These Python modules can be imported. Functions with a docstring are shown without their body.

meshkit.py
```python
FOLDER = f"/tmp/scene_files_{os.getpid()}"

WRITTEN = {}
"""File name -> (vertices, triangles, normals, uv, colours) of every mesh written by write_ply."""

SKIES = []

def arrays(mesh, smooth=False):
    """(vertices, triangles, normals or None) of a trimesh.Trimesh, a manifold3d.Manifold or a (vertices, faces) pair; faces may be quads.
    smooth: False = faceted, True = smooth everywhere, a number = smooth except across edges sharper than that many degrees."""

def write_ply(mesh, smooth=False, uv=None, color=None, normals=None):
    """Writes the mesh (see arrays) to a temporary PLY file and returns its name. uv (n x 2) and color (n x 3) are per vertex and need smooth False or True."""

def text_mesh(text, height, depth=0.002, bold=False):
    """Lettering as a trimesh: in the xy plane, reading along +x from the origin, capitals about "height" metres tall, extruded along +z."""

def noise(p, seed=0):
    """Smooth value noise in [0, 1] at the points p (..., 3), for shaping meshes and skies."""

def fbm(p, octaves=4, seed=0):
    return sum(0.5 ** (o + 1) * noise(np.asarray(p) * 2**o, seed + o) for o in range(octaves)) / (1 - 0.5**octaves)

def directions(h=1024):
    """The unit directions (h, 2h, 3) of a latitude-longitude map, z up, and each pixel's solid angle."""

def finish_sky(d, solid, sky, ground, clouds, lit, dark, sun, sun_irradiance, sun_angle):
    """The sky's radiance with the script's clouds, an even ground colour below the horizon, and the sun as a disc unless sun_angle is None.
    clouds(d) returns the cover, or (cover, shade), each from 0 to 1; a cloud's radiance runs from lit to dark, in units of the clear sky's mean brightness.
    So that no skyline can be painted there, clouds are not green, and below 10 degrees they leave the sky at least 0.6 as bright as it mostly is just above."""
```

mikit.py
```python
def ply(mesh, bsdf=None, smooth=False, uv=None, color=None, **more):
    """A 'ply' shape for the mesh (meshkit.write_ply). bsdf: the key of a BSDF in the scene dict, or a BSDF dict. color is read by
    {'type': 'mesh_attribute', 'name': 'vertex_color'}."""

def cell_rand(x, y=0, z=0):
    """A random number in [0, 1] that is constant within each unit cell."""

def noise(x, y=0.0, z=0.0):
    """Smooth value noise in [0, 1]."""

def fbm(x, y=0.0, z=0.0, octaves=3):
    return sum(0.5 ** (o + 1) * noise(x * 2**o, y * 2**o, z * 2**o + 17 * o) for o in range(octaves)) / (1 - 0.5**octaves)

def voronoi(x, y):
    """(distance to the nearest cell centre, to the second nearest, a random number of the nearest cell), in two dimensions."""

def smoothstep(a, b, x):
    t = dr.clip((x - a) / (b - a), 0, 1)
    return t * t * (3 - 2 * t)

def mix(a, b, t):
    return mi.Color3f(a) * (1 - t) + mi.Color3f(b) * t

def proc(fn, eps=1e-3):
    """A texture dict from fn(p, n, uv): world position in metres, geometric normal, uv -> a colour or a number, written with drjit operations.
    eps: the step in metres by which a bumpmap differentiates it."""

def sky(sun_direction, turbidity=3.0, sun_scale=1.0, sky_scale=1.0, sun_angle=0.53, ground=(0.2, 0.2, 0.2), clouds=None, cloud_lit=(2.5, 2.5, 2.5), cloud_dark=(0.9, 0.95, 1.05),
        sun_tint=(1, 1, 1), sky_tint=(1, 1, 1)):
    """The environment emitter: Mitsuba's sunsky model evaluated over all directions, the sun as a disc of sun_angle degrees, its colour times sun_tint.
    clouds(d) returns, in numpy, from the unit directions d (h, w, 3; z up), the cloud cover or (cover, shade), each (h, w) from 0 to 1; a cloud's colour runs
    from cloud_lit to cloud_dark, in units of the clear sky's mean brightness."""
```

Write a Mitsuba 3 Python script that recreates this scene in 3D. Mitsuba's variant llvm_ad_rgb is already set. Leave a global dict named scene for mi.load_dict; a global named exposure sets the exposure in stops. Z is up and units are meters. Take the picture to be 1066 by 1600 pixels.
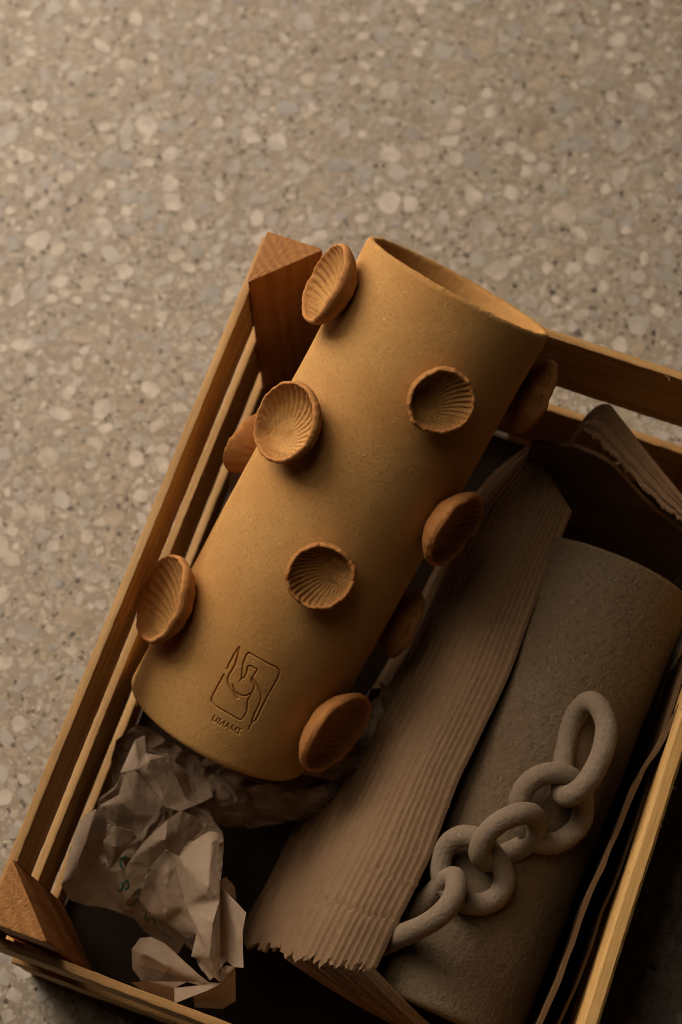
import math, numpy as np, trimesh, mitsuba as mi, drjit as dr
import mikit, meshkit
from mikit import noise, fbm, voronoi, cell_rand, smoothstep, mix
from scipy.spatial import cKDTree, Delaunay
from scipy.spatial.transform import Rotation as Rot

T = mi.ScalarTransform4f
scene, labels = {"type": "scene"}, {}

# ------------------------------------------------------------------ camera, light, exposure
EYE = np.array([0.24807, -0.50313, 1.34295])
FWD = np.array([-0.1161097, 0.28763004, -0.95067739])
DOWN = np.array([0.31919794, -0.89557153, -0.30994243])
RIGHT = np.array([0.94054836, 0.33944158, -0.01217363])
FOC = 3152.7 / 1066                                   # focal length in picture widths
scene["camera"] = {"type": "thinlens", "fov": math.degrees(2 * math.atan(0.5 / FOC)), "fov_axis": "x",
                   "to_world": T().look_at(origin=EYE.tolist(), target=(EYE + FWD).tolist(), up=(-DOWN).tolist()),
                   "aperture_radius": 0.006, "focus_distance": 1.165, "near_clip": 0.05, "far_clip": 30.0}
LAMP_AT, LAMP_TO = (-1.00, 0.44, 1.02), (0.12, -0.15, 0.12)
scene["window_lamp"] = {"type": "rectangle", "to_world": T().look_at(origin=LAMP_AT, target=LAMP_TO, up=(0, 1, 0)).scale([0.66, 0.43, 1]),
                        "emitter": {"type": "area", "radiance": {"type": "rgb", "value": [7.3, 6.03, 4.78]}}}
scene["fill_lamp"] = {"type": "rectangle", "to_world": T().look_at(origin=(-0.75, 0.35, 2.5), target=(0, 0, 0), up=(0, 1, 0)).scale([0.7, 0.7, 1]),
                         "emitter": {"type": "area", "radiance": {"type": "rgb", "value": [2.1, 1.66, 1.2]}}}  # unseen fill, added to lift the shadows
labels["window_lamp"] = {"label": "large soft rectangular lamp standing to the upper left outside the picture", "category": "lamp"}
labels["fill_lamp"] = {"label": "added dim warm square fill lamp high above the left of the crate outside the picture", "category": "lamp"}
exposure = 0.0


# ------------------------------------------------------------------ helpers
def ray(u, v):
    """Direction from the surveyed camera station through a point measured on the photograph (1066 x 1600)."""
    d = RIGHT * ((u - 533) / 3152.7) + DOWN * ((v - 800) / 3152.7) + FWD
    return d / np.linalg.norm(d)


def at(u, v, z):
    d = ray(u, v)
    return EYE + d * ((z - EYE[2]) / d[2])


def at_y(u, v, y):
    d = ray(u, v)
    return EYE + d * ((y - EYE[1]) / d[1])


def numbered(name):
    if name not in scene:
        return name
    i = 1
    while f"{name}_{i:03d}" in scene:
        i += 1
    return f"{name}_{i:03d}"


def put(name, mesh, bsdf, smooth=False, label=None, category=None, group=None, kind=None, **kw):
    key = numbered(name)
    scene[key] = mikit.ply(mesh, bsdf, smooth=smooth, **kw)
    tag(key, label, category, group, kind)
    return key


def tag(key, label=None, category=None, group=None, kind=None):
    e = {k: v for k, v in dict(label=label, category=category, group=group, kind=kind).items() if v}
    if e:
        labels[key] = e


def grid_faces(n, m, wrap=False):
    """Triangles of an n x m grid of vertices (row-major); wrap joins the last column to the first."""
    i, j = np.meshgrid(np.arange(n - 1), np.arange(m if wrap else m - 1), indexing="ij")
    j2 = (j + 1) % m
    a, b, c, d = i * m + j, i * m + j2, (i + 1) * m + j2, (i + 1) * m + j
    return np.vstack([np.stack([a, b, c], -1).reshape(-1, 3), np.stack([a, c, d], -1).reshape(-1, 3)])


def spline(pts, n, closed=False):
    pts = np.asarray(pts, float)
    from scipy.interpolate import CubicSpline, PchipInterpolator
    if closed:
        pts = np.vstack([pts, pts[:1]])
    s = np.r_[0, np.cumsum(np.linalg.norm(np.diff(pts, axis=0), axis=1))]
    f = CubicSpline(s, pts, bc_type="periodic") if closed else PchipInterpolator(s, pts)
    return f(np.linspace(0, s[-1], n, endpoint=not closed))


# ------------------------------------------------------------------ materials
def rgb(*c):
    return {"type": "rgb", "value": list(c)}


def principled(col, rough=0.8, spec=0.3, **kw):
    return {"type": "principled", "base_color": col, "roughness": rough, "specular": spec, **kw}


def bumped(inner, fn, scale, eps=2e-4):
    return {"type": "twosided", "bsdf": {"type": "bumpmap", "arbitrary": mikit.proc(fn, eps=eps), "scale": scale, "bsdf": inner}}


def matrix_col(p, n, uv):
    a = fbm(p.x * 60, p.y * 60, 3.0, 2)
    v1, v2, r = voronoi(p.x * 420, p.y * 420)
    w1, w2, q = voronoi(p.x * 900 + 7, p.y * 900)
    c = mix([0.288, 0.245, 0.19], [0.35, 0.302, 0.24], a)
    c = mix(c, [0.468, 0.421, 0.357], smoothstep(0.62, 0.75, r) * 0.8)
    c = mix(c, [0.234, 0.19, 0.138], smoothstep(0.75, 0.85, q) * 0.6)
    return mix(c, [0.11, 0.09, 0.065], smoothstep(0.955, 0.965, r))


scene["terrazzo_matrix"] = {"type": "twosided", "bsdf": principled(mikit.proc(matrix_col), 0.55, 0.35)}
CHIP = dict(pale=(0.504, 0.460, 0.402), cream=(0.449, 0.402, 0.335), light_grey=(0.410, 0.382, 0.343), grey=(0.354, 0.335, 0.304), blue_grey=(0.331, 0.317, 0.293), tan=(0.370, 0.312, 0.238), brown=(0.292, 0.241, 0.182), dark=(0.070, 0.060, 0.050), rust=(0.360, 0.180, 0.060))


def chip_proc(col):
    c0 = np.array(col)

    def f(p, n, uv):
        a = fbm(p.x * 160, p.y * 160, 1.0, 3)
        return mix((c0 * 0.86).tolist(), np.minimum(c0 * 1.12, 0.8).tolist(), smoothstep(0.25, 0.75, a))
    return mikit.proc(f)


for k, c in CHIP.items():
    scene["chip_" + k] = {"type": "twosided", "bsdf": principled(chip_proc(c), 0.5, 0.4)}


def wood(axis, light, dark, endc, band=1.0):
    """Pine: growth rings stretched along the length (axis 0/1/2); the cut ends show rings."""
    def f(p, n, uv):
        q = [p.x, p.y, p.z]
        l = q[axis]
        a, b = [q[k] for k in range(3) if k != axis]
        w = fbm(a * 30 + l * 1.2, b * 30, l * 3, 3)
        ring = 0.5 + 0.5 * dr.sin((a * 300 + b * 380) * band + w * 26)
        fine = noise(a * 1800, b * 1800, l * 25)
        g = 0.36 * ring + 0.64 * fbm(a * 260, b * 260, l * 5 + 9, 2)
        c = mix(light, dark, smoothstep(0.2, 0.9, g) * 0.75)
        c = c * (0.86 + 0.24 * fine) * (0.86 + 0.28 * fbm(p.x * 22, p.y * 22, p.z * 22 + 5, 2))
        cell = noise(p.x * 900, p.y * 900, p.z * 900)
        e = mix(endc, [endc[0] * 0.62, endc[1] * 0.55, endc[2] * 0.5], 0.45 * (0.5 + 0.5 * dr.sin((a * 0.8 + b) * 900 + w * 22)) + 0.4 * cell)
        na = [n.x, n.y, n.z][axis]
        return mix(c, e, smoothstep(0.6, 0.8, dr.abs(na)))

    def h(p, n, uv):
        q = [p.x, p.y, p.z]
        l = q[axis]
        a, b = [q[k] for k in range(3) if k != axis]
        na = [n.x, n.y, n.z][axis]
        return mi.Float(noise(a * 1500, b * 1500, l * 60) * 0.6 + 0.8 * noise(p.x * 1100, p.y * 1100, p.z * 1100) * smoothstep(0.6, 0.8, dr.abs(na)) + 0.4 * noise(a * 400, b * 400, l * 30))
    return bumped(principled(mikit.proc(f), 0.62, 0.3), h, 0.0003, 1.5e-4)


scene["wood_across"] = wood(0, [0.52, 0.31, 0.12], [0.36, 0.185, 0.06], [0.36, 0.17, 0.06])
scene["wood_along"] = wood(1, [0.54, 0.335, 0.14], [0.38, 0.21, 0.075], [0.36, 0.17, 0.06])
scene["wood_yellow"] = wood(1, [0.68, 0.43, 0.165], [0.55, 0.31, 0.095], [0.40, 0.2, 0.07], 0.6)
scene["wood_post"] = wood(2, [0.47, 0.215, 0.07], [0.33, 0.13, 0.04], [0.47, 0.22, 0.07])


def grain_h(f1, f2):
    def h(p, n, uv):
        return mi.Float(noise(p.x * f1, p.y * f1, p.z * f1) + 0.6 * noise(p.x * f2, p.y * f2, p.z * f2 + 3))
    return h


def clay(base, dark, warm, speck, amount=0.35):
    def f(p, n, uv):
        a = fbm(p.x * 26, p.y * 26, p.z * 26, 3)
        b = noise(p.x * 750, p.y * 750, p.z * 750)
        s = noise(p.x * 950 + 9, p.y * 950, p.z * 950)
        c = mix(base, warm, smoothstep(0.35, 0.7, a) * 0.7)
        c = mix(c, dark, smoothstep(0.45, 0.95, b) * amount)
        return mix(c, speck, smoothstep(0.86, 0.93, s) * 0.55)
    return f


OCHRE = clay([0.53, 0.302, 0.104], [0.36, 0.19, 0.06], [0.475, 0.24, 0.072], [0.78, 0.58, 0.30], 0.45)
scene["ochre_clay"] = bumped(principled(mikit.proc(OCHRE), 0.8, 0.25), grain_h(850, 1700), 0.00013)


def toasted(p, n, uv):
    """Shells: the same clay, burnt redder on rim and back (uv.x holds how much)."""
    c = OCHRE(p, n, uv)
    a = fbm(p.x * 140, p.y * 140, p.z * 140, 2)
    return mix(c, [0.47, 0.205, 0.065], dr.clip(uv.x * (0.75 + 1.0 * a), 0, 1))


scene["shell_clay"] = bumped(principled(mikit.proc(toasted), 0.8, 0.25), grain_h(750, 1600), 0.0002)
GREY = clay([0.160, 0.115, 0.071], [0.090, 0.063, 0.038], [0.150, 0.101, 0.057], [0.36, 0.30, 0.23], 0.65)
scene["grey_clay"] = bumped(principled(mikit.proc(GREY), 0.78, 0.3), grain_h(850, 1700), 0.00042)
LINK = clay([0.24, 0.183, 0.132], [0.15, 0.112, 0.078], [0.215, 0.16, 0.112], [0.44, 0.37, 0.30], 0.5)
scene["link_clay"] = bumped(principled(mikit.proc(LINK), 0.78, 0.3), grain_h(850, 1700), 0.0003)


def card_col(p, n, uv):
    a = fbm(p.x * 350, p.y * 350, p.z * 350, 3)
    b = noise(p.x * 1500, p.y * 1500, p.z * 1500)
    c = mix([0.21, 0.132, 0.075], [0.265, 0.170, 0.10], a)
    return c * (0.85 + 0.25 * b)


scene["cardboard"] = bumped(principled(mikit.proc(card_col), 0.85, 0.15), grain_h(500, 1500), 0.00015)


scene["shaded_cardboard"] = {"type": "twosided", "bsdf": principled(rgb(0.14, 0.085, 0.045), 0.9, 0.1)}  # the cardboard darkened, shade of the end panel put into its colour
scene["shade_black"] = {"type": "twosided", "bsdf": principled(rgb(0.028, 0.018, 0.011), 0.9, 0.1)}  # near black that paints the deep shade at the crate bottom


def paper_col(p, n, uv):
    a = fbm(p.x * 220, p.y * 220, p.z * 220, 3)
    return mix([0.36, 0.268, 0.192], [0.43, 0.328, 0.24], a)


scene["kraft_paper"] = bumped(principled(mikit.proc(paper_col), 0.7, 0.25), lambda p, n, uv: mi.Float(fbm(p.x * 160, p.y * 160, p.z * 160, 3)), 0.0012, 4e-4)
scene["green_ink"] = {"type": "twosided", "bsdf": principled(rgb(0.03, 0.12, 0.09), 0.7, 0.2)}

# ------------------------------------------------------------------ floor
ground = trimesh.Trimesh(*[np.array(x) for x in ([[-4, -4, 0], [4, -4, 0], [4, 4, 0], [-4, 4, 0]], [[0, 1, 2], [0, 2, 3]])], process=False)
put("floor", ground, "terrazzo_matrix", kind="structure", label="beige and grey terrazzo floor with pale stone chips under the crate")


def terrazzo():
    r = np.random.default_rng(11)
    X0, X1, Y0, Y1 = -0.47, 0.68, -0.68, 0.56
    P, Rr = np.zeros((0, 2)), np.zeros(0)
    for lo, hi, n in ((8, 10, 900), (6, 7.5, 2200), (4.6, 6, 5200), (3.4, 4.6, 8500), (2.4, 3.4, 9000), (1.6, 2.4, 16000), (1.0, 1.6, 20000)):
        rad = r.uniform(lo, hi, n) / 1000
        c = np.c_[r.uniform(X0, X1, n), r.uniform(Y0, Y1, n)]
        keep = np.ones(n, bool)
        if len(P):
            tree = cKDTree(P)
            for k, near in enumerate(tree.query_ball_point(c, 0.0100 + rad)):
                if near:
                    d = np.hypot(*(P[near] - c[k]).T)
                    keep[k] = np.all(d > (Rr[near] + rad[k]) * 0.84)
        tc = cKDTree(c)
        for a, b in tc.query_pairs(2 * hi / 1000):
            if keep[a] and keep[b] and np.hypot(*(c[a] - c[b])) < (rad[a] + rad[b]) * 0.84:
                keep[max(a, b)] = False
        P, Rr = np.vstack([P, c[keep]]), np.r_[Rr, rad[keep]]
    out = []
    names = list(CHIP)
    for k in range(len(P)):
        m = int(r.integers(4, 8))
        th = np.sort(r.uniform(0, 2 * np.pi, m) * 0.35 + (np.arange(m) + r.uniform(0, 1)) * 2 * np.pi / m * 0.65 + 0)
        th = (np.arange(m) + r.uniform(-0.36, 0.36, m)) * 2 * np.pi / m
        asp, rot = r.uniform(0.5, 1.0), r.uniform(0, np.pi)
        q = np.c_[np.cos(th) * 1.1, np.sin(th) * asp * 1.1] * r.uniform(0.85, 1.05, (m, 1)) * Rr[k]
        q = q @ np.array([[np.cos(rot), np.sin(rot)], [-np.sin(rot), np.cos(rot)]])
        # round the corners a little: each corner becomes two
        q = np.vstack([[q[i] * 0.91 + q[i - 1] * 0.09, q[i] * 0.91 + q[(i + 1) % m] * 0.09] for i in range(m)])
        w = [0.24, 0.20, 0.22, 0.12, 0.08, 0.12, 0.02, 0.0, 0.0] if Rr[k] > 0.0024 else [0.14, 0.15, 0.16, 0.10, 0.06, 0.16, 0.10, 0.13, 0.004]
        cl = names[int(r.choice(len(names), p=np.array(w) / sum(w)))]
        top = 0.00025 + 0.0002 * r.random()
        n = len(q)
        v = np.vstack([[*P[k], top], np.c_[q + P[k], np.full(n, top)], np.c_[q * 1.02 + P[k], np.full(n, -0.001)]])
        i = np.arange(n)
        j = (i + 1) % n
        f = np.vstack([np.c_[np.zeros(n, int), 1 + i, 1 + j], np.c_[1 + i, 1 + n + i, 1 + n + j], np.c_[1 + i, 1 + n + j, 1 + j]])
        d = np.array([*P[k], 0]) - EYE
        u, w_ = d @ RIGHT / (d @ FWD) * FOC, d @ DOWN / (d @ FWD) * FOC
        seen = abs(u) < 0.5 and abs(w_) < 0.75 and not (0 < P[k][0] < 0.40 and -0.46 < P[k][1] < 0.0)
        out.append((Rr[k] if seen else 0, cl, v, f))
    order = sorted(range(len(out)), key=lambda k: -out[k][0])
    for k in order[:296]:
        _, cl, v, f = out[k]
        put("floor__stone_chip", (v, f), "chip_" + cl)
    for cl in names:
        vs, fs, o = [], [], 0
        for k in order[296:]:
            if out[k][1] == cl:
                vs.append(out[k][2])
                fs.append(out[k][3] + o)
                o += len(out[k][2])
        put(f"floor__small_{cl}_chip", (np.vstack(vs), np.vstack(fs)), "chip_" + cl, kind="stuff")


terrazzo()

# ------------------------------------------------------------------ wooden crate
L, W, TH = 0.46, 0.343, 0.0055
tag("wooden_crate", "open pine slat crate with triangular corner posts holding both vases", "crate")


def slat(axis, lo, hi, c, size, bsdf, seed, rough=0.00035, bow=0.0, cham=0.0007, name="wooden_crate__slat", label=None):
    """A sawn board along x (axis 0) or y (axis 1): c = the other two coordinates of its centre, size = its two widths. Edges uneven and slightly furred."""
    a, b = size[0] / 2, size[1] / 2
    def side(p, q, k):
        return [p + (q - p) * t for t in np.linspace(0, 1, k, endpoint=False)]
    corner = [(-a + cham, -b), (a - cham, -b), (a, -b + cham), (a, b - cham), (a - cham, b), (-a + cham, b), (-a, b - cham), (-a, -b + cham)]
    prof = []
    for k in range(8):
        p, q = np.array(corner[k]), np.array(corner[(k + 1) % 8])
        prof += side(p, q, max(1, int(np.linalg.norm(q - p) / 0.006)))
    prof = np.array(prof)
    n = max(8, int((hi - lo) / 0.0025))
    l = np.linspace(lo, hi, n)
    m = len(prof)
    v = np.zeros((n, m, 3))
    o = [k for k in range(3) if k != axis]
    s = l[:, None]
    v[..., axis] = s
    v[..., o[0]] = c[0] + prof[:, 0] + bow * np.sin(np.pi * (s - lo) / (hi - lo))
    v[..., o[1]] = c[1] + prof[:, 1]
    wob = lambda f, sd: meshkit.fbm(np.stack([v[..., axis] * f + sd, np.broadcast_to(prof[:, 0] * f * 3, (n, m)), np.broadcast_to(prof[:, 1] * f * 3, (n, m))], -1), 3, seed) - 0.5
    v[..., o[0]] += wob(160, 3.3) * rough * 2.4 + wob(18, 1.3) * rough * 3
    v[..., o[1]] += wob(160, 9.1) * rough * 2.4 + wob(14, 5.3) * rough * 4
    v = v.reshape(-1, 3)
    f = grid_faces(n, m, True)
    caps = []
    for row, flip in ((0, False), (n - 1, True)):
        ctr = len(v)
        ring = row * m + np.arange(m)
        v = np.vstack([v, v[ring].mean(0)])
        tri = np.c_[np.full(m, ctr), ring, np.roll(ring, -1)]
        caps.append(tri[:, ::-1] if flip else tri)
    f = np.vstack([f, *caps])
    r = np.random.default_rng(seed)
    vs, fs = [v], [f]
    for _ in range(int((hi - lo) * 45)):                   # loose fibres along the sawn top edges
        p = np.zeros(3)
        p[axis] = r.uniform(lo + 0.04, hi - 0.04)
        sgn = r.choice([-1, 1])
        p[o[0]], p[o[1]] = c[0] + sgn * a * 0.9, c[1] + b * 0.96
        d = np.zeros(3)
        d[axis], d[o[0]], d[o[1]] = r.uniform(-1, 1), sgn * r.uniform(0.1, 0.8), r.uniform(0.1, 0.8)
        d *= r.uniform(0.001, 0.0045) / np.linalg.norm(d)
        e = np.cross(d, r.normal(size=3))
        e *= 0.00018 / np.linalg.norm(e)
        g = np.cross(d, e)
        g *= 0.00018 / np.linalg.norm(g)
        k0 = sum(map(len, vs))
        vs.append(np.array([p + e, p - e * 0.5 + g, p - e * 0.5 - g, p + d]))
        fs.append(np.array([[0, 1, 3], [1, 2, 3], [2, 0, 3]]) + k0)
    put(name, (np.vstack(vs), np.vstack(fs)), bsdf, smooth=35, label=label)


def wall_y(x, zs, bsdf, seed, th=TH, ends=(0.0, -L)):
    for k, (z0, z1) in enumerate(zs):
        slat(1, ends[1], ends[0], (x, (z0 + z1) / 2), (th, z1 - z0), bsdf, seed + k)


wall_y(TH / 2, [(0.143, 0.1958), (0.064, 0.1164), (0.004, 0.035)], "wood_along", 20, ends=(-0.002, -L + TH + 0.0005))
# the right-hand side: one broad slat above a lower one, thicker than the left
slat(1, -L + TH + 0.0005, -0.006, (W - 0.0045, 0.158), (0.009, 0.0755), "wood_yellow", 31, rough=0.0003, cham=0.0016)
slat(1, -L + TH + 0.0005, -0.006, (W - 0.0045, 0.060), (0.009, 0.07), "wood_yellow", 32)
# far end and near end
slat(0, 0.0062, W, (-TH / 2, 0.1563), (TH, 0.0726), "wood_across", 41)
slat(0, 0.0062, W, (-TH / 2, 0.042), (TH, 0.0702), "wood_across", 42, rough=0.0008)
slat(0, -0.012, W, (-L + TH / 2, 0.124), (TH, 0.0712), "wood_across", 43)
slat(0, 0.0, W, (-L + TH / 2 - 0.003, 0.037), (TH, 0.0694), "wood_across", 44, rough=0.0006)
for k, x in enumerate((0.05, 0.13, 0.21, 0.29)):
    slat(1, -L + TH + 0.001, -TH - 0.001, (x, 0.009), (0.066, 0.006), "wood_along", 50 + k, name="wooden_crate__bottom_slat")


def post(x, y, sx, sy, top, seed):
    g, c = 0.0365, 0.0022
    q = np.array([(0, 0), (g - c, 0), (g, c * 0.5), (c * 0.5, g), (0, g - c)]) * [sx, sy]
    if sx * sy < 0:
        q = q[::-1]
    dense = np.vstack([[q[i] + (q[(i + 1) % 5] - q[i]) * t for t in np.linspace(0, 1, max(1, int(np.linalg.norm(q[(i + 1) % 5] - q[i]) / 0.002)), endpoint=False)] for i in range(5)])
    ctr = dense.mean(0)
    rows, zs = [], list(np.linspace(0.012, top - 0.0009, 40))
    for z in zs:
        rows.append(np.c_[dense + [x, y], np.full(len(dense), z)])
    rings = [(0.985, top - 0.0002)] + [(s, top) for s in (0.96, 0.85, 0.7, 0.5, 0.3, 0.12)]
    for s, z in rings:
        rows.append(np.c_[(dense - ctr) * s + ctr + [x, y], np.full(len(dense), z)])
    v = np.array(rows)
    n, m = v.shape[:2]
    v = v.reshape(-1, 3)
    nz = meshkit.fbm(v * [350, 350, 25], 3, seed) - 0.5
    d = np.c_[v[:, :2] - (ctr + [x, y]), np.zeros(len(v))]
    d /= np.linalg.norm(d, axis=1)[:, None] + 1e-9
    side = (np.arange(len(v)) < 40 * m)[:, None]
    v = v + np.where(side, d * nz[:, None] * 0.0007, 0)
    v[40 * m:, 2] += (meshkit.fbm(v[40 * m:] * 700, 3, seed + 5) - 0.5) * 0.0011
    f = grid_faces(n, m, True)
    f = np.vstack([f, np.c_[np.full(m, len(v)), (n - 1) * m + np.arange(m), (n - 1) * m + np.roll(np.arange(m), -1)]])
    v = np.vstack([v, v[-m:].mean(0)])
    # a torn splinter on the slanting face
    tri = trimesh.Trimesh(v, f, process=False)
    put("wooden_crate__corner_post", tri, "wood_post", smooth=35)


post(TH + 0.0002, -TH - 0.0002, 1, -1, 0.2152, 1)
post(TH + 0.0002, -L + TH + 0.003, 1, 1, 0.2152, 2)
post(W - 0.0092, -TH - 0.0002, -1, -1, 0.2152, 3)
post(W - 0.0092, -L + TH + 0.003, -1, 1, 0.2152, 4)

# ------------------------------------------------------------------ ochre vase with shells
VB = np.array([0.07190, -0.28781, 0.10633])
VA = np.array([0.19533, 0.86160, 0.46849])
E1 = np.array([0.97767, -0.13330, -0.16249])
E2 = np.array([0.07755, -0.48977, 0.86840])
VR, VL, VT = 0.0607, 0.3136, 0.0052
tag("ochre_vase", "tall ochre clay cylinder vase covered in shell cups leaning across the crate", "vase")

GROOVES = [[(-11.1, 71.6), (-11.6, 65.2), (-11.5, 59.6), (-11.3, 56.3)],
           [(-11.2, 52.2), (-11.1, 46.2), (-11.2, 40.8), (-11.0, 36.3), (-10.2, 34.1), (-8.1, 33.1), (-5.7, 32.7), (-0.5, 32.7), (4.6, 32.5), (9.8, 32.2), (10.8, 33.1), (11.2, 35.2), (11.3, 38.4),
            (10.6, 41.1), (9.2, 43.4), (8.4, 46.1), (8.6, 48.5), (8.6, 49.6)],
           [(-11.1, 71.6), (-9.8, 68.2), (-8.8, 64.3), (-8.1, 60.2), (-8.2, 56.3), (-8.4, 53.1), (-7.7, 50.5), (-6.0, 48.6), (-3.0, 46.5), (0.2, 44.6), (2.2, 43.4), (3.0, 44.0), (2.4, 45.1), (0.7, 45.6),
            (-1.2, 47.2), (-3.7, 49.6)],
           [(0.1, 46.8), (2.5, 46.3), (5.2, 46.8), (7.1, 48.6), (8.5, 51.4), (8.4, 54.4), (7.2, 56.1), (5.1, 57.2), (4.3, 58.3), (4.4, 60.7), (4.6, 63.0), (4.8, 64.7), (4.1, 65.4), (2.5, 65.0), (0.6, 65.3),
            (-0.6, 64.8), (-1.1, 63.6), (-0.3, 61.8), (0.2, 59.1), (0.0, 56.7), (-1.2, 54.1)],
           [(-0.8, 55.4), (-2.3, 59.1), (-3.9, 62.7), (-4.6, 66.1), (-5.0, 69.6), (-4.5, 71.8), (-2.1, 71.7), (3.7, 71.6), (9.6, 71.4), (13.8, 71.6), (16.4, 70.6), (17.5, 68.8), (17.9, 65.2), (17.8, 58.3),
            (17.8, 51.4), (18.2, 43.9), (18.7, 38.8), (18.6, 36.1), (17.5, 34.1), (17.2, 32.0), (17.8, 29.2)],
           [(5.1, 58.7), (7.4, 57.7), (10.6, 55.6), (13.3, 53.1), (14.9, 50.1), (15.7, 46.6), (15.9, 42.1), (16.3, 37.7), (17.1, 34.2)]]


def vase_point(x, s, r):
    """x = arc from the line facing up (radians), s = height along the axis, r = radius."""
    return VB + VA * s[..., None] + r[..., None] * (np.sin(x)[..., None] * E1 + np.cos(x)[..., None] * E2)


def lettering_polygon():
    import shapely
    from shapely import affinity
    m = meshkit.text_mesh("UMAMI", 4.1, depth=0.5, bold=True)
    top = m.faces[np.abs(m.face_normals[:, 2] - 1) < 1e-3]
    poly = shapely.union_all([shapely.Polygon(m.vertices[t][:, :2]).buffer(0.01) for t in top])
    x0, y0, x1, y1 = poly.bounds
    poly = affinity.translate(poly, -x0, -y0)
    return affinity.translate(affinity.scale(poly, 18.6 / (x1 - x0), 4.0 / (y1 - y0), origin=(0, 0)), -4.6, 23.6)


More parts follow.
